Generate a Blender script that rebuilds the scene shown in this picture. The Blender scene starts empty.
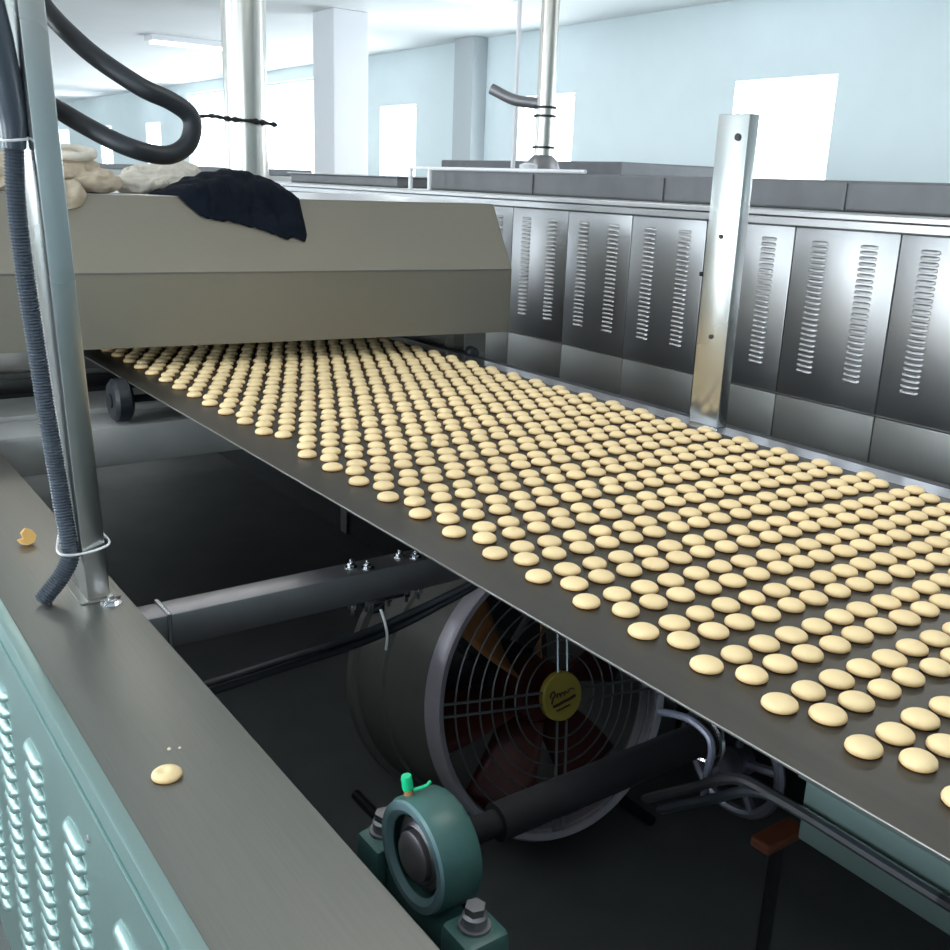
import bpy, bmesh, math, random
from mathutils import Vector, Matrix, noise
random.seed(7)
PI = math.pi
scn = bpy.context.scene
COL = scn.collection

# ------------------------------------------------------------------ camera, world, lights, exposure
cam_d = bpy.data.cameras.new('camera')
cam_d.sensor_width = 36.0
cam_d.lens = 998.38 / 950 * 36.0
cam_d.clip_end = 200
cam = bpy.data.objects.new('camera', cam_d)
COL.objects.link(cam)
RX = Vector((0.8163992, -0.5764073, 0.0353130))
RY = Vector((-0.1358346, -0.2511048, -0.9583816))
RZ = Vector((0.5612854, 0.7776253, -0.2832978))
CAM = Vector((-0.97378, -0.56053, 0.61929))
cam.matrix_world = Matrix(((RX.x, -RY.x, -RZ.x, CAM.x), (RX.y, -RY.y, -RZ.y, CAM.y), (RX.z, -RY.z, -RZ.z, CAM.z), (0, 0, 0, 1)))
scn.camera = cam

w = bpy.data.worlds.new('sky')
scn.world = w
w.use_nodes = True
bg = w.node_tree.nodes['Background']
bg.inputs[0].default_value = (0.86, 0.95, 1.0, 1)
bg.inputs[1].default_value = 5.0

scn.view_settings.view_transform = 'Standard'
scn.view_settings.look = 'None'
scn.view_settings.exposure = 0.08
scn.view_settings.gamma = 1.0
scn.view_settings.use_curve_mapping = False

WALL_R, WALL_L, WALL_B, WALL_F = 7.0, -4.2, -5.5, 40.0
FLOOR, CEIL = -1.0, 2.35

def area(name, loc, size, normal, energy, color):
    d = bpy.data.lights.new(name, 'AREA')
    d.shape = 'RECTANGLE'
    d.size, d.size_y = size
    d.energy = energy
    d.color = color
    o = bpy.data.objects.new(name, d)
    COL.objects.link(o)
    o.location = loc
    o.rotation_euler = Vector(normal).to_track_quat('-Z', 'Y').to_euler()
    return o
# daylight entering at the windows of the two long walls
RIGHT_WINDOWS = [(-4.9, -3.85), (-1.4, -.35), (1.62, 2.77), (5.28, 6.43), (8.80, 9.85), (12.24, 13.25), (15.0, 17.8), (19.3, 21.4), (23.2, 24.2), (27.0, 28.0), (31.2, 33.6)]
LEFT_WINDOWS = [(-3.4, -2.0), (.4, 2.0), (4.0, 5.8), (11.2, 13.0), (18, 20), (24, 26), (30, 32), (35.5, 37.5)]
WZ0, WZ1 = -.1, 1.62
TALL = {(15.0, 17.8): 2.15, (19.3, 21.4): 2.15}
for y0, y1 in RIGHT_WINDOWS[2:]:
    area('window_daylight', (WALL_R + .16, (y0 + y1) / 2, (WZ0 + WZ1) / 2), (y1 - y0, WZ1 - WZ0), (-1, 0, 0), 66, (.86, .95, 1))
for y0, y1 in LEFT_WINDOWS:
    area('window_daylight', (WALL_L - .16, (y0 + y1) / 2, (WZ0 + WZ1) / 2), (y1 - y0, WZ1 - WZ0), (1, 0, 0), 150 if y0 == 4.0 else 85, (.88, .96, 1))
# added ceiling fill lights (their made-up fixtures are built below)
FILL_LAMPS = [(.6, .2), (.6, 4.6), (.6, 9.0), (4.6, 2.4), (4.6, 8.0), (4.6, 14.0), (3.0, 22.0)]
for x, y in FILL_LAMPS:
    area('ceiling_fill_light', (x, y, CEIL - .13), (1.5, .25), (0, 0, -1), 16, (1, .97, .9))

# ------------------------------------------------------------------ helpers
def M(name, color, metallic=0.0, rough=0.5, bump=0.0, bscale=40, stretch=(1, 1, 1), var=0.0, spec=.5, coord='Object', detail=3):
    m = bpy.data.materials.new(name)
    m.use_nodes = True
    nt = m.node_tree
    b = nt.nodes['Principled BSDF']
    b.inputs['Base Color'].default_value = (*color, 1)
    b.inputs['Metallic'].default_value = metallic
    b.inputs['Roughness'].default_value = rough
    b.inputs['Specular IOR Level'].default_value = spec
    tc = nt.nodes.new('ShaderNodeTexCoord')
    mp = nt.nodes.new('ShaderNodeMapping')
    mp.inputs['Scale'].default_value = stretch
    nz = nt.nodes.new('ShaderNodeTexNoise')
    nz.inputs['Scale'].default_value = bscale
    nz.inputs['Detail'].default_value = detail
    nt.links.new(tc.outputs[coord], mp.inputs[0])
    nt.links.new(mp.outputs[0], nz.inputs[0])
    if bump:
        bp = nt.nodes.new('ShaderNodeBump')
        bp.inputs['Strength'].default_value = bump
        bp.inputs['Distance'].default_value = .002
        nt.links.new(nz.outputs[0], bp.inputs['Height'])
        nt.links.new(bp.outputs[0], b.inputs['Normal'])
    if var:
        r = nt.nodes.new('ShaderNodeMapRange')
        r.inputs['To Min'].default_value = 1 - var
        r.inputs['To Max'].default_value = 1 + var
        nt.links.new(nz.outputs[0], r.inputs[0])
        mx = nt.nodes.new('ShaderNodeVectorMath')
        mx.operation = 'SCALE'
        mx.inputs[0].default_value = color
        nt.links.new(r.outputs[0], mx.inputs['Scale'])
        nt.links.new(mx.outputs[0], b.inputs['Base Color'])
    return m

def brushed(name, color, rough, axis='z', var=.08, coarse=1.0):
    """stainless sheet: fine grain along one axis, roughness and tone vary a little"""
    m = bpy.data.materials.new(name)
    m.use_nodes = True
    nt = m.node_tree
    b = nt.nodes['Principled BSDF']
    b.inputs['Metallic'].default_value = 1
    tc = nt.nodes.new('ShaderNodeTexCoord')
    mp = nt.nodes.new('ShaderNodeMapping')
    mp.inputs['Scale'].default_value = {'z': (60, 60, 1.2), 'x': (1.2, 60, 60), 'y': (60, 1.2, 60)}[axis]
    nz = nt.nodes.new('ShaderNodeTexNoise')
    nz.inputs['Scale'].default_value = 6
    nz.inputs['Detail'].default_value = 4
    n2 = nt.nodes.new('ShaderNodeTexNoise')
    n2.inputs['Scale'].default_value = 2.2 * coarse
    n2.inputs['Detail'].default_value = 4
    nt.links.new(tc.outputs['Object'], mp.inputs[0])
    nt.links.new(mp.outputs[0], nz.inputs[0])
    nt.links.new(tc.outputs['Object'], n2.inputs[0])
    bp = nt.nodes.new('ShaderNodeBump')
    bp.inputs['Strength'].default_value = .08
    bp.inputs['Distance'].default_value = .001
    nt.links.new(nz.outputs[0], bp.inputs['Height'])
    nt.links.new(bp.outputs[0], b.inputs['Normal'])
    r = nt.nodes.new('ShaderNodeMapRange')
    r.inputs['To Min'].default_value = rough - .06
    r.inputs['To Max'].default_value = rough + .08
    nt.links.new(n2.outputs[0], r.inputs[0])
    nt.links.new(r.outputs[0], b.inputs['Roughness'])
    r2 = nt.nodes.new('ShaderNodeMapRange')
    r2.inputs['To Min'].default_value = 1 - var
    r2.inputs['To Max'].default_value = 1 + var
    nt.links.new(nz.outputs[0], r2.inputs[0])
    mx = nt.nodes.new('ShaderNodeVectorMath')
    mx.operation = 'SCALE'
    mx.inputs[0].default_value = color
    nt.links.new(r2.outputs[0], mx.inputs['Scale'])
    nt.links.new(mx.outputs[0], b.inputs['Base Color'])
    return m

class MB:
    """collects shapes and links them as one mesh object"""
    def __init__(self):
        self.v, self.f = [], []
    def add(self, v, f):
        n = len(self.v)
        self.v += [tuple(p) for p in v]
        self.f += [tuple(i + n for i in q) for q in f]
        return self
    def box(self, x0, x1, y0, y1, z0, z1, mat=None):
        v = [(x, y, z) for x in (x0, x1) for y in (y0, y1) for z in (z0, z1)]
        if mat is not None:
            v = [mat @ Vector(p) for p in v]
        return self.add(v, [(0, 1, 3, 2), (4, 6, 7, 5), (0, 4, 5, 1), (2, 3, 7, 6), (0, 2, 6, 4), (1, 5, 7, 3)])
    def rbox(self, x0, x1, y0, y1, z0, z1, b=.004, mat=None):
        """box with bevelled edges"""
        bm = bmesh.new()
        vs = [bm.verts.new((x, y, z)) for x in (x0, x1) for y in (y0, y1) for z in (z0, z1)]
        for q in [(0, 1, 3, 2), (4, 6, 7, 5), (0, 4, 5, 1), (2, 3, 7, 6), (0, 2, 6, 4), (1, 5, 7, 3)]:
            bm.faces.new([vs[i] for i in q])
        bmesh.ops.bevel(bm, geom=list(bm.edges), offset=b, segments=2, affect='EDGES', profile=.5)
        bm.verts.index_update()
        v = [(mat @ p.co if mat is not None else p.co) for p in bm.verts]
        f = [[q.index for q in fc.verts] for fc in bm.faces]
        bm.free()
        return self.add(v, f)
    def lathe(self, prof, origin=(0, 0, 0), axis=(0, 0, 1), seg=32, cap=True, up=None):
        """prof = [(r, h)] turned about axis through origin"""
        a = Vector(axis).normalized()
        u = a.orthogonal().normalized() if up is None else (Vector(up) - a * a.dot(Vector(up))).normalized()
        k = a.cross(u)
        o = Vector(origin)
        v, f = [], []
        for r, h in prof:
            for s in range(seg):
                t = 2 * PI * s / seg
                v.append(o + a * h + (u * math.cos(t) + k * math.sin(t)) * r)
        for i in range(len(prof) - 1):
            for s in range(seg):
                s2 = (s + 1) % seg
                f.append((i * seg + s, i * seg + s2, (i + 1) * seg + s2, (i + 1) * seg + s))
        if cap:
            f.append(tuple(range(seg))[::-1])
            f.append(tuple((len(prof) - 1) * seg + s for s in range(seg)))
        return self.add(v, f)
    def tube(self, pts, rad, seg=10, closed=False):
        pts = [Vector(p) for p in pts]
        n = len(pts)
        rr = rad if isinstance(rad, (list, tuple)) else [rad] * n
        v, f = [], []
        ref = None
        for i, p in enumerate(pts):
            if closed:
                t = (pts[(i + 1) % n] - pts[i - 1]).normalized()
            else:
                t = (pts[min(i + 1, n - 1)] - pts[max(i - 1, 0)]).normalized()
            if ref is None:
                ref = t.orthogonal().normalized()
            ref = (ref - t * ref.dot(t))
            ref = ref.normalized() if ref.length > 1e-6 else t.orthogonal().normalized()
            k = t.cross(ref)
            for s in range(seg):
                a = 2 * PI * s / seg
                v.append(p + (ref * math.cos(a) + k * math.sin(a)) * rr[i])
        m = n if closed else n - 1
        for i in range(m):
            j = (i + 1) % n
            for s in range(seg):
                s2 = (s + 1) % seg
                f.append((i * seg + s, i * seg + s2, j * seg + s2, j * seg + s))
        if not closed:
            f.append(tuple(range(seg))[::-1])
            f.append(tuple((n - 1) * seg + s for s in range(seg)))
        return self.add(v, f)
    def ring(self, c, a, R, r, n=48, seg=6, up=None):
        a = Vector(a).normalized()
        u = a.orthogonal().normalized() if up is None else Vector(up)
        k = a.cross(u)
        return self.tube([Vector(c) + (u * math.cos(2 * PI * i / n) + k * math.sin(2 * PI * i / n)) * R for i in range(n)], r, seg, True)
    def prism(self, poly, d0, d1, plane='yz'):
        n = len(poly)
        P = {'yz': lambda a, b, d: (d, a, b), 'xz': lambda a, b, d: (a, d, b), 'xy': lambda a, b, d: (a, b, d)}[plane]
        v = [P(a, b, d0) for a, b in poly] + [P(a, b, d1) for a, b in poly]
        f = [tuple(range(n)), tuple(range(2 * n - 1, n - 1, -1))]
        f += [(i, (i + 1) % n, n + (i + 1) % n, n + i) for i in range(n)]
        return self.add(v, f)
    def build(self, name, mat, parent=None, smooth=False, **props):
        me = bpy.data.meshes.new(name)
        me.from_pydata(self.v, [], self.f)
        bm = bmesh.new()
        bm.from_mesh(me)
        bmesh.ops.recalc_face_normals(bm, faces=bm.faces)
        bm.to_mesh(me)
        bm.free()
        if smooth:
            for p in me.polygons:
                p.use_smooth = True
            if smooth != 'all':
                me.set_sharp_from_angle(angle=math.radians(38))
        me.materials.append(mat)
        o = bpy.data.objects.new(name, me)
        COL.objects.link(o)
        if parent is not None:
            o.parent = parent
            o.matrix_parent_inverse = Matrix.Translation(-parent.location) if parent.type == 'EMPTY' else Matrix()
        for k, val in props.items():
            o[k] = val
        return o

def thing(name, label, cat, loc=(0, 0, 0), group=None):
    o = bpy.data.objects.new(name, None)
    o.empty_display_size = .05
    COL.objects.link(o)
    o.location = loc
    o['label'] = label
    o['category'] = cat
    if group:
        o['group'] = group
    return o

def tag(o, label, cat, group=None):
    o['label'] = label
    o['category'] = cat
    if group:
        o['group'] = group
    return o

def spline(pts, n=12, closed=False):
    """Catmull-Rom through pts"""
    P = [Vector(p) for p in pts]
    out = []
    m = len(P)
    for i in range(m if closed else m - 1):
        p0 = P[(i - 1) % m] if closed or i > 0 else P[0] * 2 - P[1]
        p1, p2 = P[i], P[(i + 1) % m]
        p3 = P[(i + 2) % m] if closed or i + 2 < m else P[-1] * 2 - P[-2]
        for k in range(n):
            t = k / n
            out.append(.5 * ((2 * p1) + (p2 - p0) * t + (2 * p0 - 5 * p1 + 4 * p2 - p3) * t * t + (3 * p1 - p0 - 3 * p2 + p3) * t ** 3))
    if not closed:
        out.append(P[-1])
    return out

# ------------------------------------------------------------------ materials
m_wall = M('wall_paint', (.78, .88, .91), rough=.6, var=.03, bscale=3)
m_wall2 = M('wall_paint_shade', (.42, .55, .58), rough=.6, var=.03, bscale=3)  # darkened wall paint, the dim rear of the room put into its colour
m_white = M('white_plaster', (.82, .83, .87), rough=.7, var=.02, bscale=3)
m_ceil = M('ceiling_paint', (.9, .92, .93), rough=.8, var=.02, bscale=2)
m_floor = M('dark_floor', (.13, .132, .13), rough=.55, var=.25, bscale=6)
m_steel = brushed('stainless_rail', (.27, .265, .245), .45, 'y')
m_hood = brushed('stainless_hood', (.33, .305, .255), .56, 'x', var=.04)
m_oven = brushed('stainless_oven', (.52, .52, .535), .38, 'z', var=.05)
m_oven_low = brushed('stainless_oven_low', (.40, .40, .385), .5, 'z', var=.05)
m_post = brushed('stainless_post', (.66, .67, .66), .26, 'z', var=.05)
m_teal = brushed('side_panel_steel', (.34, .47, .455), .42, 'z', var=.03)
m_bright = M('polished_steel', (.75, .75, .78), 1, .18)
m_galv = M('galvanised_steel', (.31, .30, .315), .9, .42, .1, 20, var=.12)
m_duct = M('duct_steel', (.62, .6, .56), .9, .3, .2, 5, var=.1)
m_black = M('black_rubber', (.014, .018, .024), rough=.5)
m_conduit = M('conduit_plastic', (.06, .075, .10), rough=.3)
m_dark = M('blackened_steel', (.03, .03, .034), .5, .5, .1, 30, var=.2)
m_insul = M('oven_top_housing', (.16, .165, .175), .4, .5, .2, 8, var=.25)
m_beam = M('beam_grey_paint', (.36, .365, .355), .2, .5, .1, 20, var=.1)
m_drum = M('fan_drum_paint', (.13, .125, .11), .2, .5, .1, 20, var=.15)
m_cage = M('fan_wire', (.22, .22, .23), .7, .45)
m_blade = M('fan_blade_paint', (.10, .018, .014), .2, .4, var=.15)
m_brass_lit_blade = M('brass_lit_blade', (.55, .24, .09), .2, .45, var=.15)  # brass tone, also the top-lit orange of the upper blades
m_badge = M('badge_yellow', (.55, .40, .07), rough=.4)
m_badge_ink = M('badge_ink', (.10, .05, .03), rough=.5)
m_bearing = M('bearing_green_paint', (.045, .12, .11), rough=.42, bump=.3, bscale=60, var=.15)
m_bearing_rim = M('bearing_bare_rim', (.20, .32, .35), .4, .4)
m_cap = M('green_plastic', (.01, .55, .24), rough=.35)
m_tie = M('white_nylon', (.85, .86, .88), rough=.35)
m_sack = M('sack_cloth', (.56, .47, .36), rough=.9, bump=.6, bscale=70, var=.22)
m_sack2 = M('sack_cloth_pale', (.68, .63, .55), rough=.9, bump=.6, bscale=50, var=.22)
m_cloth = M('black_cloth', (.006, .009, .016), rough=.95, bump=.6, bscale=90, spec=.15)
m_glassf = M('window_frame_white', (.85, .88, .9), rough=.5)
m_orange = M('orange_paint', (.16, .045, .02), rough=.5)
m_fill_lamp = bpy.data.materials.new('fill_lamp_diffuser')  # glow of the added ceiling fill tubes
m_fill_lamp.use_nodes = True
m_fill_lamp.node_tree.nodes['Principled BSDF'].inputs['Emission Color'].default_value = (1, .97, .92, 1)
m_fill_lamp.node_tree.nodes['Principled BSDF'].inputs['Emission Strength'].default_value = 4

# clear glass: mostly passes light, a little gloss
m_glass = bpy.data.materials.new('window_glass')
m_glass.use_nodes = True
nt = m_glass.node_tree
nt.nodes.clear()
out = nt.nodes.new('ShaderNodeOutputMaterial')
mix = nt.nodes.new('ShaderNodeMixShader')
tr = nt.nodes.new('ShaderNodeBsdfTransparent')
gl = nt.nodes.new('ShaderNodeBsdfGlossy')
gl.inputs['Roughness'].default_value = .05
mix.inputs[0].default_value = .06
nt.links.new(tr.outputs[0], mix.inputs[1])
nt.links.new(gl.outputs[0], mix.inputs[2])
nt.links.new(mix.outputs[0], out.inputs[0])

# belt: dark oiled steel band with faint smears
m_belt = bpy.data.materials.new('belt_band')
m_belt.use_nodes = True
nt = m_belt.node_tree
b = nt.nodes['Principled BSDF']
b.inputs['Metallic'].default_value = .35
tc = nt.nodes.new('ShaderNodeTexCoord')
mp = nt.nodes.new('ShaderNodeMapping')
mp.inputs['Scale'].default_value = (9, .8, 1)
n1 = nt.nodes.new('ShaderNodeTexNoise')
n1.inputs['Scale'].default_value = 3
n1.inputs['Detail'].default_value = 6
nt.links.new(tc.outputs['Object'], mp.inputs[0])
nt.links.new(mp.outputs[0], n1.inputs[0])
rp = nt.nodes.new('ShaderNodeValToRGB')
rp.color_ramp.elements[0].color = (.038, .034, .028, 1)
rp.color_ramp.elements[1].color = (.068, .060, .050, 1)
rp.color_ramp.elements[0].position = .3
rp.color_ramp.elements[1].position = .75
nt.links.new(n1.outputs[0], rp.inputs[0])
nt.links.new(rp.outputs[0], b.inputs['Base Color'])
r = nt.nodes.new('ShaderNodeMapRange')
r.inputs['To Min'].default_value = .34
r.inputs['To Max'].default_value = .48
nt.links.new(n1.outputs[0], r.inputs[0])
nt.links.new(r.outputs[0], b.inputs['Roughness'])

# biscuit: pale dome, browner low down (baked rim, deepened to stand in for shading), slight speckle
def biscuit_mat(name, top, rim):
    m = bpy.data.materials.new(name)
    m.use_nodes = True
    nt = m.node_tree
    b = nt.nodes['Principled BSDF']
    b.inputs['Roughness'].default_value = .55
    tc = nt.nodes.new('ShaderNodeTexCoord')
    sp = nt.nodes.new('ShaderNodeSeparateXYZ')
    nt.links.new(tc.outputs['Object'], sp.inputs[0])
    nz = nt.nodes.new('ShaderNodeTexNoise')
    nz.inputs['Scale'].default_value = 160
    nt.links.new(tc.outputs['Object'], nz.inputs[0])
    ad = nt.nodes.new('ShaderNodeMath')
    ad.operation = 'MULTIPLY_ADD'
    ad.inputs[1].default_value = .0025
    nt.links.new(nz.outputs[0], ad.inputs[0])
    nt.links.new(sp.outputs[2], ad.inputs[2])
    mr = nt.nodes.new('ShaderNodeMapRange')
    mr.inputs['From Min'].default_value = .001
    mr.inputs['From Max'].default_value = .0088
    nt.links.new(ad.outputs[0], mr.inputs[0])
    rp = nt.nodes.new('ShaderNodeValToRGB')
    rp.color_ramp.elements[0].color = (*rim, 1)
    rp.color_ramp.elements[1].color = (*top, 1)
    nt.links.new(mr.outputs[0], rp.inputs[0])
    oi = nt.nodes.new('ShaderNodeObjectInfo')
    hs = nt.nodes.new('ShaderNodeHueSaturation')
    m2 = nt.nodes.new('ShaderNodeMapRange')
    m2.inputs['To Min'].default_value = .93
    m2.inputs['To Max'].default_value = 1.05
    nt.links.new(oi.outputs['Random'], m2.inputs[0])
    nt.links.new(m2.outputs[0], hs.inputs['Value'])
    nt.links.new(rp.outputs[0], hs.inputs['Color'])
    nt.links.new(hs.outputs[0], b.inputs['Base Color'])
    bp = nt.nodes.new('ShaderNodeBump')
    bp.inputs['Strength'].default_value = .15
    bp.inputs['Distance'].default_value = .001
    nt.links.new(nz.outputs[0], bp.inputs['Height'])
    nt.links.new(bp.outputs[0], b.inputs['Normal'])
    return m
m_biscuit = biscuit_mat('biscuit_baked', (.95, .73, .41), (.62, .31, .08))
m_crumb = M('crumb', (.85, .78, .6), rough=.7)
m_toast = biscuit_mat('biscuit_browned', (.85, .50, .16), (.70, .34, .08))

# ------------------------------------------------------------------ the room
def struct(mb, name, mat, **k):
    return mb.build(name, mat, kind='structure', **k)
struct(MB().box(WALL_L - .3, WALL_R + .3, WALL_B - .3, WALL_F + .3, FLOOR - .1, FLOOR), 'floor', m_floor)
struct(MB().box(WALL_L - .3, WALL_R + .3, WALL_B - .3, WALL_F + .3, CEIL, CEIL + .1), 'ceiling', m_ceil)
struct(MB().box(WALL_L, WALL_R, WALL_F, WALL_F + .2, FLOOR, CEIL), 'wall_far', m_wall)
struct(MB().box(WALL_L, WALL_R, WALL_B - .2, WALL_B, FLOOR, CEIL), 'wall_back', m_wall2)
nwin = 0
for side, X0, X1, wins, mat in (('right', WALL_R, WALL_R + .2, RIGHT_WINDOWS, m_wall), ('left', WALL_L - .2, WALL_L, LEFT_WINDOWS, m_wall)):
    mb = MB()
    mb.box(X0, X1, WALL_B, WALL_F, FLOOR, WZ0)
    mb.box(X0, X1, WALL_B, WALL_F, 2.15, CEIL)
    y = WALL_B
    for y0, y1 in wins:
        mb.box(X0, X1, y, y0, WZ0, 2.15)
        if (y0, y1) not in TALL:
            mb.box(X0, X1, y0, y1, WZ1, 2.15)
        y = y1
    mb.box(X0, X1, y, WALL_F, WZ0, 2.15)
    struct(mb, 'wall_' + side, mat)
    for y0, y1 in wins:
        nwin += 1
        WT = TALL.get((y0, y1), WZ1)
        xm = (X0 + X1) / 2
        fr = MB()
        s = .035
        fr.box(xm - .03, xm + .03, y0, y0 + s, WZ0, WT)
        fr.box(xm - .03, xm + .03, y1 - s, y1, WZ0, WT)
        fr.box(xm - .03, xm + .03, y0 + s, y1 - s, WZ0, WZ0 + s)
        fr.box(xm - .03, xm + .03, y0 + s, y1 - s, WT - s, WT)
        f = struct(fr, 'window_%d' % nwin, m_glassf)
        MB().box(xm - .004, xm + .004, y0 + s, y1 - s, WZ0 + s, WT - s).build('window_pane', m_glass, f)
# pilasters and pillars
struct(MB().rbox(6.78, 7.0, 10.55, 10.98, FLOOR, CEIL, .01), 'trim_1', M('pilaster_grey', (.50, .54, .56), rough=.7, var=.03, bscale=3))
struct(MB().rbox(4.50, 4.94, 9.95, 10.45, FLOOR, CEIL, .015), 'trim_2', m_white)
struct(MB().rbox(3.9, 4.3, 23.0, 23.5, FLOOR, CEIL, .015), 'trim_3', m_white)
# made-up fixtures for the added ceiling fill lights
for i, (x, y) in enumerate(FILL_LAMPS):
    where = ['above the belt', 'above the hood', 'beyond the hood', 'above the oven', 'behind the oven', 'past the white pillar', 'deepest in the hall'][i]
    t = thing('added_fill_lamp', 'added white ceiling fill lamp ' + where, 'lamp', (x, y, CEIL), 'added ceiling fill lamps')
    MB().rbox(x - .8, x + .8, y - .16, y + .16, CEIL - .07, CEIL, .01).build('fill_lamp_housing', m_white, t)
    for s in (-1, 1):
        MB().lathe([(.016, 0), (.016, 1.5)], (x - .75, y + s * .07, CEIL - .09), (1, 0, 0), 10).build('fill_lamp_tube', m_fill_lamp, t, True)

# ------------------------------------------------------------------ oven line in stainless cladding (parallel to the belt)
XO = 2.0
def louvre_bank(x, sgn, yc, w, z0, z1, n, depth=.0085):
    """n pressed louvres, bulging from the sheet at x towards sgn"""
    mb = MB()
    p = (z1 - z0) / n
    for i in range(n):
        z = z0 + p * (i + .5)
        prof = [(0, p * .36), (.45, p * .30), (.8, p * .12), (1.0, -p * .14), (.9, -p * .30), (0, -p * .30)]
        vs, m = [], len(prof)
        cols = [(-.5, 0), (-.42, .75), (-.3, 1), (.3, 1), (.42, .75), (.5, 0)]
        for cy, k in cols:
            for a, h in prof:
                vs.append((x + sgn * depth * a * k, yc + cy * w, z + h * (k * .6 + .4)))
        fs = []
        for c in range(len(cols) - 1):
            for j in range(m - 1):
                fs.append((c * m + j, c * m + j + 1, (c + 1) * m + j + 1, (c + 1) * m + j))
        mb.add(vs, fs)
    return mb
ov = thing('tunnel_oven', 'long stainless steel tunnel oven with louvred doors, behind the conveyor belt', 'oven', (XO + .6, 2.5, FLOOR))
OY0, OY1 = -1.3, 6.42
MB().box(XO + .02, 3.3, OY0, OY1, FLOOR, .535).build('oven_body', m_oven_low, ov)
MB().rbox(XO - .03, 3.33, OY0, OY1, .535, .557, .004).build('top_ledge', m_oven, ov)
MB().rbox(XO - .012, XO + .02, OY0, OY1, .505, .535, .003).build('upper_rail', m_oven, ov)
MB().box(XO + .012, XO + .02, OY0, OY1, -.088, .505).build('door_gap_strip', m_oven_low, ov)
pitch = .405
y = 1.71 - 7 * pitch
k = 0
while y + pitch < OY1 + .01:
    d = MB().rbox(XO, XO + .016, y + .0018, y + pitch - .0018, -.082, .503, .004).build('oven_door', m_oven, ov, True)
    for q in (.265, .735):
        louvre_bank(XO - .0005, -1, y + pitch * q, .066, .004, .464, 25).build('louvre_bank', m_oven, d, True)
    if k in (5, 7):
        MB().rbox(XO - .012, XO, y + pitch * (.93 if k == 7 else .1), y + pitch * (.93 if k == 7 else .1) + .035, .295, .312, .003).build('door_latch', m_dark, d, True)
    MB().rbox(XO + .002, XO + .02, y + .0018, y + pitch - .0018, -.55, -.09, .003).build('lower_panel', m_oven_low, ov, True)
    y += pitch
    k += 1
# oven top housing: dark insulated cover on the ledge
hs = thing('oven_cover', 'dark grey insulated cover lying along the top of the oven', 'oven cover', (2.7, 2.5, .557))
MB().rbox(2.25, 3.2, OY0, 4.45, .557, .664, .01).build('cover_box', m_insul, hs)
yy = OY0 + .3
while yy < 4.3:
    MB().box(2.242, 2.25, yy, yy + .012, .562, .655).build('cover_rib', m_insul, hs)
    yy += .9
t = thing('oven_cover', 'low blue-grey oven cover beyond the white pipe railing', 'oven cover', (2.7, 5.5, .557))
MB().rbox(2.3, 3.2, 4.9, 6.4, .557, .62, .01).build('cover_box', m_insul, t)
MB().rbox(2.28, 3.22, 4.88, 6.42, .618, .626, .003).build('cover_lid', m_oven, t)
# second oven further back
t = thing('rear_oven', 'dark oven housing standing between the far wall windows and the front oven', 'oven', (4.5, 4.0, FLOOR))
MB().rbox(4.0, 5.2, -2.0, 7.0, FLOOR, .60, .01).build('oven_body', m_insul, t)
MB().rbox(4.0, 5.0, 4.75, 7.0, .60, .775, .01).build('raised_housing', m_insul, t)
MB().rbox(3.97, 5.22, -2.0, 7.02, .60, .615, .003).build('top_ledge', m_oven, t)
t = thing('rear_oven', 'distant low steel oven seen under the small bright window', 'oven', (4.5, 12.0, FLOOR))
MB().rbox(3.6, 5.2, 11.0, 22.0, FLOOR, .58, .01).build('oven_body', m_oven_low, t)
MB().rbox(3.8, 5.0, 11.5, 21.5, .58, .66, .01).build('oven_lid', m_insul, t)

# white pipe railing on the oven
t = thing('pipe_railing', 'white pipe railing with two uprights at the end of the oven cover', 'railing', (2.1, 4.7, .557))
MB().tube([(2.15, 4.30, .557), (2.15, 4.30, .672)], .013, 10).build('upright', m_white, t, True)
MB().tube([(2.15, 4.50, .557), (2.15, 4.50, .672)], .013, 10).build('upright', m_white, t, True)
MB().tube([(2.15, 4.50, .672), (2.15, 3.0, .672)], .009, 10).build('top_pipe', m_white, t, True)

# flanged flue pipe on the oven cover
t = thing('flue_pipe', 'flanged steel flue pipe rising from the oven cover before a bright window', 'pipe', (2.7, 4.0, .664))
fx, fy = 2.72, 4.02
MB().lathe([(.05, 0), (.05, CEIL - .664)], (fx, fy, .664), (0, 0, 1), 24).build('pipe', m_duct, t, True)
MB().lathe([(.09, 0), (.1, .02), (.085, .07), (.055, .10)], (fx, fy, .664), (0, 0, 1), 24).build('pipe_base', m_galv, t, True)
for z in (.80, .965, 1.01):
    MB().lathe([(.052, 0), (.064, 0), (.064, .012), (.052, .012)], (fx, fy, z), (0, 0, 1), 24, cap=False).build('flange', m_dark, t, True)
MB().tube(spline([(fx, fy, 1.03), (fx - .05, fy + .06, 1.04), (fx - .12, fy + .14, 1.055), (fx - .2, fy + .24, 1.11)], 6), .03, 12).build('branch_pipe', m_galv, t, True)
tag(MB().lathe([(.05, 0), (.05, .045), (.02, .055)], (2.55, 3.93, .664), (0, 0, 1), 16).build('valve_knob', m_white, None, True), 'small white knob on the oven cover left of the flue pipe', 'knob')
tag(MB().tube([(2.9, 4.53, .557), (2.9, 4.53, CEIL)], .014, 8).build('conduit_pole', m_white, None, True), 'thin pale vertical conduit left of the flue pipe', 'conduit')

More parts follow.
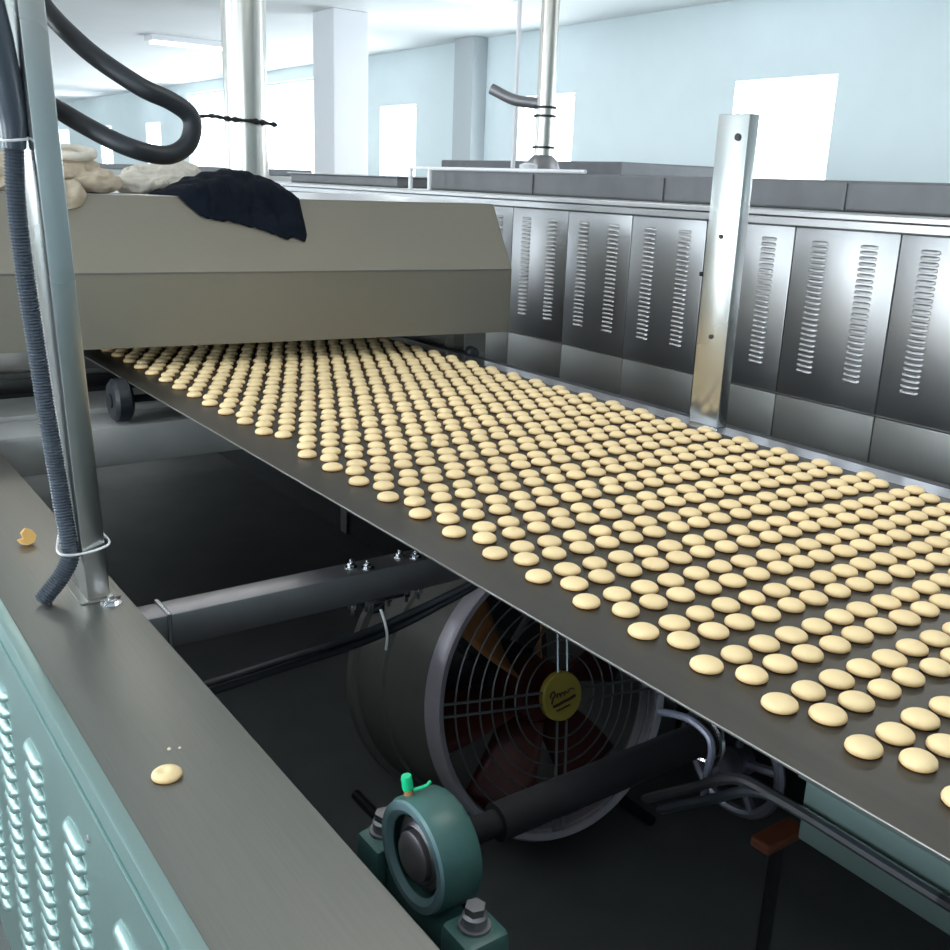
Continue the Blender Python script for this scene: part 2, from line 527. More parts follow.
# ------------------------------------------------------------------ conveyor frame
RT = -.12                     # rail top
frame = thing('conveyor_chassis', 'stainless conveyor frame with wide side rail left of the belt', 'conveyor frame', (0, 1.5, FLOOR))
mb = MB()
mb.rbox(-.70, -.505, -1.2, 6.0, RT - .012, RT, .003)
mb.box(-.512, -.505, -1.2, 6.0, RT - .12, RT - .012)
mb.build('side_rail', m_steel, frame, True)
mb = MB()
mb.rbox(-.722, -.716, -1.2, 6.0, FLOOR, RT + .004, .002)
mb.rbox(-.722, -.700, -1.2, 6.0, RT + .002, RT + .008, .002)
mb.rbox(-.727, -.722, -1.2, 6.0, RT - .030, RT - .024, .0015)
sp = mb.build('side_panel', m_teal, frame, True)
for i in range(-5, 16):
    yc = .918 + .238 * i
    louvre_bank(-.722, -1, yc, .085, -.86, -.235, 20, .014).build('louvre_bank', m_teal, sp, True)
for yv in (-.2, .603, 1.4, 2.2):
    MB().lathe([(.006, 0), (.006, .002), (.003, .004)], (-.7225, yv, -.207), (-1, 0, 0), 12).build('rivet', m_bright, sp, True)
# unseen panel added under the far belt edge to keep light out of the pit
MB().box(1.14, 1.16, -1.2, 6.0, FLOOR, -.03).build('pit_light_block', m_dark, frame)
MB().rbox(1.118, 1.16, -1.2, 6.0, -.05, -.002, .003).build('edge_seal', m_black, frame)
MB().rbox(1.050, 1.118, -1.2, 6.0, -.03, .0005, .0004).build('edge_strip', M('edge_strip_steel', (.62, .62, .66), 1, .15, .05, 10, var=.08), frame, label='glossy grey steel edge strip')
# cross beams
def crossbeam(y0, y1, z0, z1, x0=-.505, x1=1.14, mat=m_galv):
    return MB().rbox(x0, x1, y0, y1, z0, z1, .004).build('crossbeam', mat, frame, True)
crossbeam(1.132, 1.2, -.238, -.17)
mb = MB()
mb.rbox(-.44, -.432, 1.127, 1.205, -.243, -.165, .002)
mb.build('beam_band', m_bright, frame)
crossbeam(2.43, 2.63, -.25, -.13, mat=m_beam)
crossbeam(2.70, 2.97, -.25, -.13, mat=m_beam)
crossbeam(3.06, 3.32, -.22, -.135, mat=m_dark)
crossbeam(3.4, 4.3, -.20, -.13, mat=m_beam)
def bolt(x, y, z, r=.009, parent=None, name='bolt', down=False):
    s = -1 if down else 1
    mb = MB()
    mb.lathe([(r * 1.5, 0), (r * 1.5, .002)], (x, y, z), (0, 0, s), 20)
    mb.lathe([(r, .002), (r, .008), (r * .8, .0095)], (x, y, z), (0, 0, s), 6)
    mb.lathe([(r * .5, .0095), (r * .5, .016), (r * .3, .018)], (x, y, z), (0, 0, s), 12)
    return mb.build(name, m_bright, parent, True)
for x, y in ((-.035, 1.172), (-.008, 1.150), (.085, 1.175), (.112, 1.152)):
    bolt(x, y, -.17, .0085, frame)
# hanging bracket and bolts under the beam
mb = MB()
mb.rbox(-.02, .075, 1.135, 1.195, -.248, -.238, .002)
mb.rbox(.0, .03, 1.14, 1.146, -.275, -.248, .002)
mb.build('hanger_bracket', m_bright, frame)
for x in (-.045, -.01, .045, .09, .12):
    MB().lathe([(.004, 0), (.004, .03)], (x, 1.15, -.238), (0, 0, -1), 10).lathe([(.009, .0), (.009, .008)], (x, 1.15, -.246), (0, 0, -1), 6).build('bolt', m_bright, frame, True)
# near side plate under the belt edge (bottom right)
mb = MB()
mb.rbox(.05, .065, -1.2, .10, -.20, -.03, .003)
mb.rbox(.03, .065, -1.2, .10, -.10, -.092, .002)
mb.build('side_plate', m_teal, frame, True)
MB().rbox(1.0, 1.1, 2.55, 6.0, -.06, -.006, .003).build('belt_support', m_dark, frame)
MB().rbox(-.03, .0, 2.9, 6.0, -.06, -.008, .003).build('belt_support', m_dark, frame)
# frame legs
for x in (-.56, 1.16):
    for yv in (-.8, 1.3, 3.4, 5.5):
        MB().rbox(x - .03, x + .03, yv - .03, yv + .03, FLOOR, RT - .013 if x < 0 else -.06, .003).build('leg', m_galv, frame)

# ------------------------------------------------------------------ belt
belt = thing('conveyor_belt', 'wide dark conveyor belt carrying rows of biscuits', 'conveyor belt', (.5, 2.5, 0))
mb = MB()
mb.rbox(-.099, 1.0495, -1.2, 6.0, -.0022, 0, .0008)
mb.build('belt_band', m_belt, belt)
MB().rbox(-.1012, -.0990, -1.2, 6.0, -.0028, .0006, .0005).build('belt_edge', M('belt_edge_steel', (.36, .36, .34), 1, .4), belt, label='thin bright steel belt edge')
# rollers under the belt
t = thing('guide_wheel', 'dark rubber guide wheel at the left belt edge in front of the hood', 'wheel', (-.14, 2.49, -.045))
MB().lathe([(.02, 0), (.055, 0), (.066, .01), (.066, .045), (.055, .055), (.02, .055)], (-.150, 2.47, -.058), (1, 0, 0), 40).build('wheel_tyre', m_black, t, True)
MB().lathe([(.022, 0), (.022, .065)], (-.155, 2.47, -.058), (1, 0, 0), 20).build('wheel_hub', m_dark, t, True)
MB().lathe([(.012, 0), (.012, .15)], (-.145, 2.47, -.058), (1, 0, 0), 12).build('axle', m_dark, t, True)
# ------------------------------------------------------------------ hood
hood = thing('oven_hood', 'large stainless steel hood spanning the belt with sloped upper face', 'hood', (.4, 3.0, .08))
TH = math.radians(-7.3)
H0 = Vector((1.292, 2.402, 0))
HM = Matrix.Translation(H0) @ Matrix.Rotation(TH, 4, 'Z')      # local x runs along the hood front (negative = left), local y backwards
L = 2.15
mb = MB()
zb, zc, zt = .08, .309, .533
D = 1.35
def hood_sec(x):
    return [(x, 0, zb), (x, 0, zc), (x, .158, zt), (x, D, zt), (x, D, zb), (x, D - .01, zb), (x, D - .01, zt - .01), (x, .163, zt - .01), (x, .01, zc), (x, .01, zb)]
secs = [hood_sec(-L), hood_sec(0)]
v = [HM @ Vector(p) for s in secs for p in s]
n = 10
f = [(i, (i + 1) % n, n + (i + 1) % n, n + i) for i in range(n)]
mb.add(v, f)
mb.build('hood_shell', m_hood, hood)
def hood_end(x0, x1):
    e = MB()
    poly = [(0, zb), (0, zc), (.158, zt), (D, zt), (D, zb)]
    k = len(poly)
    vv = [HM @ Vector((x0, a, b)) for a, b in poly] + [HM @ Vector((x1, a, b)) for a, b in poly]
    e.add(vv, [tuple(range(k)), tuple(range(2 * k - 1, k - 1, -1))] + [(i, (i + 1) % k, k + (i + 1) % k, k + i) for i in range(k)])
    return e
hood_end(-.002, .004).build('end_panel', m_hood, hood)
hood_end(-L - .004, -L + .002).build('end_panel', m_hood, hood)
MB().rbox(-L, 0, -.003, .0, zc - .003, zc + .003, .001, HM).build('fold_seam', m_steel, hood)
MB().rbox(-L, 0, .16, D, zt + .0005, zt + .003, .001, HM).build('top_sheet', m_oven, hood)
# pedestals the hood stands on, beside the belt
t = thing('hood_pedestal', 'grey steel pedestal under the right end of the hood', 'pedestal', (1.3, 3.0, FLOOR))
MB().rbox(1.20, 1.30, 2.55, 3.55, FLOOR, .078, .004).build('pedestal_box', m_steel, t)
MB().rbox(1.165, 1.20, 2.62, 2.64, -.02, .078, .002).build('closing_plate', m_steel, t)
t = thing('hood_pedestal', 'steel pedestal under the left end of the hood', 'pedestal', (-.6, 3.2, FLOOR))
MB().rbox(-.82, -.74, 2.85, 3.8, FLOOR, .078, .004).build('pedestal_box', m_steel, t)
tag(MB().lathe([(.02, 0), (.024, .005), (.024, .04), (.014, .05)], (1.19, 2.50, -.004), (-.3, -1, 0), 20).build('roller_knob', m_black, None, True), 'black round knob beside the belt under the right end of the hood', 'knob')

# ------------------------------------------------------------------ posts
t = thing('frame_post', 'stainless square post standing on the left side rail', 'post', (-.552, 1.2, RT))
LP = Matrix.Translation((-.552, 1.2, RT)) @ Matrix.Rotation(math.radians(-1.85), 4, 'Y')
mb = MB().rbox(-.0205, .0195, -.05, .065, 0, 1.25, .003, LP)
mb.build('post_tube', m_post, t, True)
MB().rbox(-.035, .035, -.062, .062, 0, .004, .002, LP).build('foot_plate', m_steel, t)
bolt(-.540, 1.122, RT, .012, t, 'foot_bolt')

t = thing('frame_post', 'stainless square post rising from the right edge of the belt', 'post', (1.12, 1.22, 0))
RP = Matrix.Translation((1.108, 1.2, .0006)) @ Matrix.Rotation(math.radians(-.1), 4, 'Y')
mb = MB()
mb.rbox(-.022, .016, -.012, .090, 0, .80, .003, RP)
mb.build('post_tube', m_post, t, True)
MB().lathe([(.009, 0), (.009, .004)], RP @ Vector((-.022, .018, .745)), (-1, 0, 0), 16).build('hole_dark_disc', m_black, t, True)  # black disc on the tube stands in for the dark of a hole
for z in (.5, .24):
    MB().lathe([(.006, 0), (.006, .004)], RP @ Vector((-.022, .04, z)), (-1, 0, 0), 12).build('rivet', m_dark, t, True)

# ------------------------------------------------------------------ conduit and hoses at the left post
path = [(-.618, 1.19, .644), (-.622, 1.19, .56), (-.619, 1.19, .455), (-.613, 1.19, .355), (-.606, 1.19, .24), (-.600, 1.188, .15), (-.595, 1.18, .06), (-.592, 1.17, -.005), (-.592, 1.165, -.036), (-.610, 1.17, -.073), (-.642, 1.178, -.113)]
pts = spline(path, 40)
# resample by arc length so that the rings are even
seglen = [0]
for i in range(1, len(pts)):
    seglen.append(seglen[-1] + (pts[i] - pts[i - 1]).length)
tot = seglen[-1]
NR = int(tot / .0026)
rs, j = [], 0
for i in range(NR + 1):
    s = tot * i / NR
    while j < len(seglen) - 2 and seglen[j + 1] < s:
        j += 1
    k = (s - seglen[j]) / max(1e-9, seglen[j + 1] - seglen[j])
    rs.append(pts[j].lerp(pts[j + 1], k))
rad = [.0158 if (i // 1) % 2 else .0135 for i in range(len(rs))]
t = thing('corrugated_conduit', 'black corrugated conduit running down beside the left post', 'conduit', (-.64, 1.16, RT))
MB().tube(rs, rad, 14).build('conduit_tube', m_conduit, t)
tag(MB().tube(spline([(-.66, 1.17, .95), (-.636, 1.18, .82), (-.622, 1.185, .725), (-.617, 1.188, .68), (-.618, 1.19, .641)], 10), [.026 - .008 * max(0, i - 12) / 28 for i in range(41)], 16).build('cable_sleeve', m_conduit, None, True), 'thick blue-black cable sleeve entering the top of the corrugated conduit', 'cable')
def tie(pth, label, r=.0022):
    return tag(MB().tube(spline(pth, 8, True), r, 6, True).build('cable_tie', m_tie, None, True), label, 'cable tie', 'white cable ties')
tie([(-.638, 1.176, .652), (-.626, 1.168, .652), (-.604, 1.172, .655), (-.598, 1.19, .658), (-.61, 1.21, .656), (-.634, 1.206, .653)], 'white cable tie round the thick cable near the top of the left post')
tie([(-.612, 1.144, -.02), (-.578, 1.146, -.027), (-.531, 1.146, -.018), (-.5265, 1.2, -.014), (-.530, 1.269, -.014), (-.576, 1.269, -.016), (-.606, 1.19, -.018)], 'white cable tie binding the conduit to the foot of the left post')
hp = [(-.63, 1.31, .76), (-.575, 1.29, .735), (-.51, 1.18, .680), (-.46, 1.12, .649), (-.404, 1.12, .640), (-.370, 1.12, .655), (-.357, 1.12, .682), (-.362, 1.12, .705), (-.392, 1.12, .724), (-.439, 1.13, .744), (-.50, 1.2, .80), (-.54, 1.30, .88), (-.56, 1.32, .97)]
tag(MB().tube(spline(hp, 12), .0150, 16).build('rubber_hose', m_black, None, True), 'thick black rubber hose looping out beside the left post', 'hose')

# ------------------------------------------------------------------ steel duct standing on the hood, with a wire strung across
t = thing('exhaust_duct', 'steel exhaust duct rising behind the black cloth on the hood', 'duct', (.80, 3.35, zt))
MB().lathe([(.085, 0), (.085, CEIL - zt)], (.71, 3.42, zt), (0, 0, 1), 32).build('duct_tube', m_duct, t, True)
wp = [(.436, 3.33, .804), (.526, 3.33, .818), (.60, 3.325, .811), (.69, 3.322, .809), (.74, 3.325, .806), (.80, 3.33, .800)]
pts = spline(wp, 10)
tag(MB().tube(pts, [.0055 + .010 * abs(noise.noise(p * 40)) for p in pts], 8).build('wire', m_dark, None, True), 'frayed dark wire strung across the steel duct', 'wire')

# ------------------------------------------------------------------ cloth things on the hood
def cloth_lump(name, blobs, mat, label, cat, voxel=.005, amp=.015, fs=17, group=None):
    """soft folded heap: ellipsoids fused by a voxel remesh, then wrinkled"""
    mb = MB()
    for c, r, rot in blobs:
        bm = bmesh.new()
        bmesh.ops.create_icosphere(bm, subdivisions=3, radius=1)
        mt = Matrix.Translation(c) @ Matrix.Rotation(rot, 4, 'Z') @ Matrix.Diagonal((*r, 1))
        bm.verts.index_update()
        mb.add([mt @ v.co for v in bm.verts], [[v.index for v in f.verts] for f in bm.faces])
        bm.free()
    o = mb.build(name, mat, None, 'all')
    md = o.modifiers.new('fuse', 'REMESH')
    md.mode = 'VOXEL'
    md.voxel_size = voxel
    dg = bpy.context.evaluated_depsgraph_get()
    me = bpy.data.meshes.new_from_object(o.evaluated_get(dg))
    o.modifiers.clear()
    o.data = me
    me.update()
    nrm = [v.normal.copy() for v in me.vertices]
    for v, n_ in zip(me.vertices, nrm):
        p = v.co
        q = Vector((p.x * fs * .6, p.y * fs, p.z * fs * 1.8))
        d = noise.noise(q) * amp + (1 - abs(noise.noise(q * 2.3 + Vector((5, 1, 2)))) * 2) * amp * .55
        v.co = p + n_ * d
        if v.co.z < min_z:
            v.co.z = min_z
    for p in me.polygons:
        p.use_smooth = True
    return tag(o, label, cat, group)
min_z = zt + .004
cloth_lump('flour_sack', [((-.13, 2.90, .60), (.11, .08, .060), .2), ((-.055, 2.86, .57), (.09, .07, .035), -.3), ((-.12, 2.92, .635), (.07, .06, .035), 0)], m_sack, 'crumpled beige cloth sack on the hood right beside the left post', 'sack', group='sacks on the hood')
# rolled rim of the sack
rim = [(-.105 + .060 * math.cos(a), 2.87 + .05 * math.sin(a), .658 + .012 * math.sin(a)) for a in [i * PI / 8 for i in range(16)]]
cloth_lump('flour_sack', [((.215, 3.0, .585), (.13, .08, .045), -.15), ((.12, 2.94, .565), (.09, .07, .028), .1), ((.27, 3.02, .61), (.08, .07, .035), 0)], m_sack2, 'pale crumpled cloth sack lying on the hood under the hose loop', 'sack', group='sacks on the hood')
cloth_lump('flour_sack', [((-.33, 2.88, .59), (.10, .09, .055), 0), ((-.27, 2.84, .57), (.07, .06, .03), 0)], m_sack, 'cloth sack on the hood at the left edge, behind the conduit', 'sack', group='sacks on the hood')
sk = MB().tube(spline(rim, 5, True), .014, 10, True)
sk.build('rolled_rim', m_sack2, [o for o in bpy.data.objects if o.name == 'flour_sack'][0], 'all')
# lobe hanging over the front slope
min_z = .2
def hood_pt(xl, s, h=0):
    """point on the hood: local x, s = path length back(+)/down(-) from the top edge, h = height off the sheet"""
    if s >= 0:
        return HM @ Vector((xl, .158 + s, zt + .003 + h))
    sl = Vector((0, -.158, zc - zt)).normalized()
    nn = Vector((0, zc - zt, .158)).normalized()
    return HM @ (Vector((xl, .158, zt)) + sl * (-s) + nn * (h + .003))
lob = MB()
NU, NV = 16, 14
def lobe_shape(cx, w, s0, s1, h, seed):
    vs, fs = [], []
    for i in range(NU + 1):
        for j in range(NV + 1):
            a, b_ = i / NU * 2 - 1, j / NV
            width = w * (1 - .35 * b_ ** 3)
            x = cx + a * width
            s = s0 + (s1 - s0) * b_ * (1 - .12 * a * a)
            edge = max(0, (1 - a ** 4)) * min(1, (1 - b_) * 5)
            hh = h * edge * (1 + .6 * noise.noise(Vector((x * 30, s * 30, seed))))
            p = hood_pt(x, s, hh)
            vs.append(p)
    for i in range(NU):
        for j in range(NV):
            q = i * (NV + 1) + j
            fs.append((q, q + NV + 1, q + NV + 2, q + 1))
    return vs, fs
lob.add(*lobe_shape(-1.50, .075, .05, -.055, .04, 3.0))
o = lob.build('sack_flap', m_sack, [o for o in bpy.data.objects if o.name == 'flour_sack'][0], 'all')

# black cloth draped over the edge: outline (local x of hood, lowest s) left -> right
lo = [(-1.225, .10), (-1.165, .02), (-1.13, -.03), (-1.095, -.07), (-1.05, -.086), (-1.0, -.09), (-.95, -.106), (-.90, -.12), (-.86, -.14), (-.82, -.155), (-.80, -.145), (-.78, -.155), (-.762, -.165), (-.753, -.14)]
vs, fs = [], []
NX, NS = 90, 44
x0, x1 = lo[0][0], lo[-1][0]
def lerp_tab(tab, x):
    for (a, b_), (c, d) in zip(tab, tab[1:]):
        if x <= c:
            return b_ + (d - b_) * (x - a) / (c - a)
    return tab[-1][1]
for i in range(NX + 1):
    x = x0 + (x1 - x0) * i / NX
    u = i / NX
    sl = lerp_tab(lo, x) + .006 * noise.noise(Vector((x * 60, 0, 0)))
    sh = .10 + .24 * math.sin(PI * min(1, u * 1.05)) ** .7 * (1 if u < .95 else max(0, (1 - u) / .05))
    for j in range(NS + 1):
        k = j / NS
        s = sl + (sh - sl) * k
        edge = min(1, k * 9) * min(1, (1 - k) * 6) * min(1, u * 10) * min(1, (1 - u) * 14)
        mound = .070 * max(0, math.sin(PI * min(1, max(0, (u - .12) / .9)))) ** .8 * math.exp(-((s - .10) / .10) ** 2)
        h = edge * (.012 + mound + .012 * (noise.noise(Vector((x * 16, s * 22, 1))) + .6 * noise.noise(Vector((x * 45, s * 40, 4)))))
        vs.append(hood_pt(x, s, max(0, h)))
for i in range(NX):
    for j in range(NS):
        q = i * (NS + 1) + j
        fs.append((q, q + NS + 1, q + NS + 2, q + 1))
o = MB().add(vs, fs).build('draped_cloth', m_cloth, None, 'all')
sd = o.modifiers.new('thickness', 'SOLIDIFY')
sd.thickness = .004
sd.offset = 1
tag(o, 'black cloth draped over the top edge of the steel hood', 'cloth')

# ------------------------------------------------------------------ drum fan under the belt
FC = Vector((.457, 1.056, -.556))
FA = Vector((.026, .966, -.257)).normalized()
FU = Vector((0, 0, 1)) - FA * FA.z
FU.normalize()
FK = FA.cross(FU)
FR = .345
fan = thing('drum_fan', 'large round drum fan with wire guard, standing under the belt', 'fan', (FC.x, FC.y, FLOOR))
LD = .46
mb = MB()
mb.lathe([(FR * .93, .02), (FR * .93, LD), (FR * .945, LD), (FR * .945, LD * .97), (FR * .99, LD * .96), (FR * .99, LD * .90), (FR * .945, LD * .89), (FR * .945, LD * .60),
          (FR * .965, LD * .59), (FR * .965, LD * .57), (FR * .945, LD * .56), (FR * .945, .05), (FR * .93, .02)], FC, FA, 72, cap=False, up=FU)
mb.build('drum', m_drum, fan, True)
mb = MB()
mb.lathe([(FR * .92, .0), (FR * .94, -.014), (FR * .98, -.018), (FR * 1.0, -.004), (FR * 1.0, .035), (FR * .96, .05), (FR * .93, .05), (FR * .92, 0)], FC, FA, 72, cap=False, up=FU)
mb.build('front_ring', M('fan_ring_paint', (.46, .41, .46), .3, .38, var=.08), fan, True)
mb = MB()
for i in range(1, 9):
    r_ = FR * (.20 + .092 * i)
    mb.ring(FC - FA * (.006 + .012 * (1 - (r_ / FR) ** 2)), FA, r_, .0022, 64, 6, FU)
mb.build('guard_rings', m_cage, fan, True)
for ang in (8, 98, 188, 278):
    a_ = math.radians(ang)
    d_ = FU * math.cos(a_) + FK * math.sin(a_)
    s_ = FA.cross(d_)
    mb = MB()
    for o_ in (-.014, .014):
        mb.tube([FC + d_ * FR * .17 + s_ * o_ - FA * .022, FC + d_ * FR * .6 + s_ * o_ - FA * .018, FC + d_ * FR * .94 + s_ * o_ - FA * .010], .0035, 8)
    mb.build('guard_spoke', m_bright if ang == 8 else m_cage, fan, True)  # upper spoke in brighter steel, its lit look put into the material
bd = MB().lathe([(.003, 0), (.055, 0), (.059, .004), (.059, .016), (.054, .018)], FC - FA * .026, FA, 48).build('badge', m_badge, fan, True, label='round yellow badge with dark lettering')
mb = MB()
def on_badge(a_, b_):
    a_, b_ = a_ * .85, b_ * .85
    return FC - FA * .0272 + FK * a_ + FU * b_
def stroke(mb, pts, r_=.0022):
    mb.tube([on_badge(*p) for p in pts], r_, 6)
stroke(mb, spline([(-.045, .006, 0), (-.036, .022, 0), (-.028, .018, 0), (-.034, .004, 0), (-.044, -.012, 0)], 5) and [(-.045, .006), (-.04, .018), (-.03, .022), (-.026, .012), (-.036, .002), (-.042, -.012)])
stroke(mb, [(-.022, .002), (-.018, .012), (-.012, .012), (-.01, .002), (-.004, .012), (.002, .012), (.004, .002), (.01, .014), (.016, .006), (.022, .014), (.03, .016), (.04, .014)])
stroke(mb, [(-.038, -.020), (-.02, -.018), (0, -.014), (.02, -.012), (.042, -.006)], .0035)
stroke(mb, [(-.028, -.034), (-.012, -.033), (.004, -.03), (.02, -.028)], .002)
mb.build('badge_lettering', m_badge_ink, bd)
# hub, motor, blades
MB().lathe([(.02, .06), (.075, .065), (.08, .08), (.08, .14), (.02, .145)], FC, FA, 32).build('hub', m_blade, fan, True)
MB().lathe([(.02, .15), (.095, .155), (.1, .18), (.1, .36), (.02, .37)], FC, FA, 32).build('motor', m_dark, fan, True)
for i in range(6):
    a0 = math.radians(60 * i + 22)
    vs, fs = [], []
    NR_, NW = 8, 6
    for i2 in range(NR_ + 1):
        rr_ = .078 + (FR * .88 - .078) * i2 / NR_
        for j2 in range(NW + 1):
            wv = (j2 / NW - .5)
            ang = a0 + wv * (.62 - .10 * i2 / NR_) + .10 * i2 / NR_
            d_ = FU * math.cos(ang) + FK * math.sin(ang)
            vs.append(FC + d_ * rr_ + FA * (.11 + wv * .09 * (1.2 - .5 * i2 / NR_)))
    for i2 in range(NR_):
        for j2 in range(NW):
            q = i2 * (NW + 1) + j2
            fs.append((q, q + 1, q + NW + 2, q + NW + 1))
    o = MB().add(vs, fs).build('blade', m_brass_lit_blade if i in (0, 5) else m_blade, fan, 'all')  # two upper blades in orange, light from above put into the colour
    sd = o.modifiers.new('thickness', 'SOLIDIFY')
    sd.thickness = .003
# motor struts and stand
for ang in (45, 135, 225, 315):
    a_ = math.radians(ang)
    d_ = FU * math.cos(a_) + FK * math.sin(a_)
    MB().tube([FC + FA * .27 + d_ * .09, FC + FA * .27 + d_ * FR * .935], .009, 8).build('motor_strut', m_galv, fan, True)
for s in (-1, 1):
    pb = FC + FA * .2
    MB().tube(spline([pb + Vector((s * .2, 0, -FR * .84)), Vector((pb.x + s * .26, pb.y, -.95)), Vector((pb.x + s * .30, pb.y, FLOOR + .02))], 6), .013, 10).build('stand_leg', m_dark, fan, True)
    MB().tube([(pb.x + s * .30, pb.y - .26, FLOOR + .014), (pb.x + s * .30, pb.y + .26, FLOOR + .014)], .014, 10).build('stand_foot', m_dark, fan, True)

# cable bundle sagging under the cross beam
for k, (dz, dy, lab) in enumerate(((0, 0, 'upper black cable sagging under the cross beam'), (-.022, .006, 'lower black cable sagging under the cross beam'))):
    pth = [(-.50, 1.08 + dy, -.30 + dz), (-.38, 1.09 + dy, -.305 + dz), (-.2, 1.10 + dy, -.30 + dz), (-.06, 1.10 + dy, -.292 + dz), (.05, 1.09 + dy, -.268 + dz), (.16, 1.06 + dy, -.225 + dz * .7), (.25, 1.03 + dy, -.18 + dz * .7), (.4, 1.0, -.14 + dz)]
    tag(MB().tube(spline(pth, 10), .0085, 10).build('power_cable', m_black, None, True), lab, 'cable', 'black cables under the beam')
tag(MB().tube(spline([(-.005, 1.10, -.245), (-.003, 1.085, -.27), (.0, 1.08, -.30), (.003, 1.09, -.335)], 6), .003, 8).build('wire_tie', m_tie, None, True), 'thin pale wire tie hanging from the beam bracket', 'cable tie')

# ------------------------------------------------------------------ pillow block bearing and drive shaft
BC = Vector((-.40, .338, -.197))
t = thing('pillow_block_bearing', 'green painted bearing with a bright green grease cap, at the side rail edge', 'bearing', (BC.x, BC.y, BC.z - .08))
MB().lathe([(.052, .004), (.060, -.002), (.071, .0), (.0745, .006), (.0745, .052), (.070, .058), (.04, .058)], BC, (1, 0, 0), 56, cap=False).build('bearing_housing', m_bearing, t, True)
MB().lathe([(.053, .003), (.0605, -.0035), (.0705, -.0035), (.072, .003)], BC, (1, 0, 0), 56, cap=False).build('housing_rim', m_bearing_rim, t, True)
MB().lathe([(.030, .012), (.036, .006), (.040, .010), (.046, .010), (.047, .016), (.053, .016), (.053, .05), (.03, .05)], BC, (1, 0, 0), 48, cap=False).build('bearing_race', m_galv, t, True)
MB().lathe([(.012, -.006), (.028, -.004), (.032, .0), (.032, .03)], BC, (1, 0, 0), 40).build('inner_collar', M('bearing_collar', (.34, .31, .33), .8, .4), t, True)
mb = MB()
mb.rbox(-.395, -.35, .25, .434, -.30, -.26, .008)
mb.rbox(-.41, -.345, .41, .470, -.295, -.235, .010)
mb.rbox(-.41, -.345, .20, .262, -.295, -.235, .010)
mb.build('mounting_foot', m_bearing, t, True)
for yv in (.446, .232):
    MB().lathe([(.02, 0), (.02, .004), (.0155, .004), (.0155, .017), (.012, .020)], (-.378, yv, -.235), (0, 0, 1), 24).lathe([(.013, .02), (.013, .03)], (-.378, yv, -.235), (0, 0, 1), 6).build('mounting_bolt', m_galv, t, True)
MB().lathe([(.006, -.004), (.006, .010)], BC + Vector((.012, .030, .067)), (-.12, .05, 1), 14).build('grease_nipple', m_brass_lit_blade, t, True)
MB().lathe([(.006, .0), (.0072, .003), (.0072, .018), (.0062, .021)], BC + Vector((.011, .031, .075)), (-.12, .05, 1), 14).build('grease_cap', m_cap, t, True, label='bright green plastic cap')
MB().tube(spline([BC + Vector((.016, .026, .076)), BC + Vector((.03, .020, .080)), BC + Vector((.036, .018, .086))], 4), .0022, 6).build('cap_strap', m_cap, t, True)
# bearing stands on a bracket of the rail
MB().rbox(-.505, -.33, .18, .50, -.315, -.301, .003).build('bearing_shelf', m_dark, frame, True)

sh = thing('drive_shaft', 'dark drive shaft running from the bearing under the belt', 'shaft', (0, BC.y, BC.z))
MB().lathe([(.018, 0), (.018, .1), (.026, .1), (.026, .50), (.031, .50), (.031, .52), (.026, .52), (.026, .56), (.016, .56), (.016, 1.45)], (BC.x + .03, BC.y, BC.z), (1, 0, 0), 32).build('shaft_rod', M('shaft_black', (.010, .010, .012), rough=.7, spec=.2), sh, True)
MB().ring((.13, BC.y, BC.z), (1, 0, 0), .038, .006, 40, 8).build('shaft_collar', m_bright, sh, True)
mb = MB()
mb.ring((.19, BC.y - .02, BC.z - .05), (1, 0, 0), .085, .009, 56, 8)
for i in range(5):
    a_ = 2 * PI * i / 5 + .4
    mb.tube([(.19, BC.y - .02, BC.z - .05), (.19, BC.y - .02 + .083 * math.cos(a_), BC.z - .05 + .083 * math.sin(a_))], .0075, 8)
mb.lathe([(.028, 0), (.028, .03)], (.175, BC.y - .02, BC.z - .05), (1, 0, 0), 24)
mb.build('spoked_wheel', M('wheel_steel', (.16, .16, .20), .8, .35), sh, True)
tag(MB().tube(spline([(.12, .42, -.19), (.10, .37, -.165), (.09, .33, -.152), (.09, .297, -.16), (.088, .285, -.18), (.09, .290, -.215), (.10, .30, -.27)], 8), .006, 8).build('air_line', M('air_line', (.13, .14, .19), .2, .35), None, True), 'shiny blue-grey air line arching over the drive shaft', 'hose')
for k, (dy, c) in enumerate(((0, m_black), (.035, m_dark))):
    tag(MB().tube(spline([(.12, .40 + dy, -.36), (.09, .28 + dy, -.26), (.04, .17 + dy, -.165), (.036, .10 + dy, -.150), (.036, -.1 + dy, -.150), (.036, -.5, -.150)], 8), .008, 8).build('hose_line', c, None, True),
        ('black hose' if k == 0 else 'grey hose') + ' lying along the side plate below the belt edge', 'hose')
tag(MB().rbox(.24, .34, .27, .31, -.42, -.40, .006).build('orange_bracket', m_orange, None), 'small dull orange bracket under the belt near the spoked wheel', 'bracket')
MB().tube([(.29, .29, -.42), (.29, .29, FLOOR)], .012).build('bracket_stem', m_dark, bpy.data.objects['orange_bracket'])

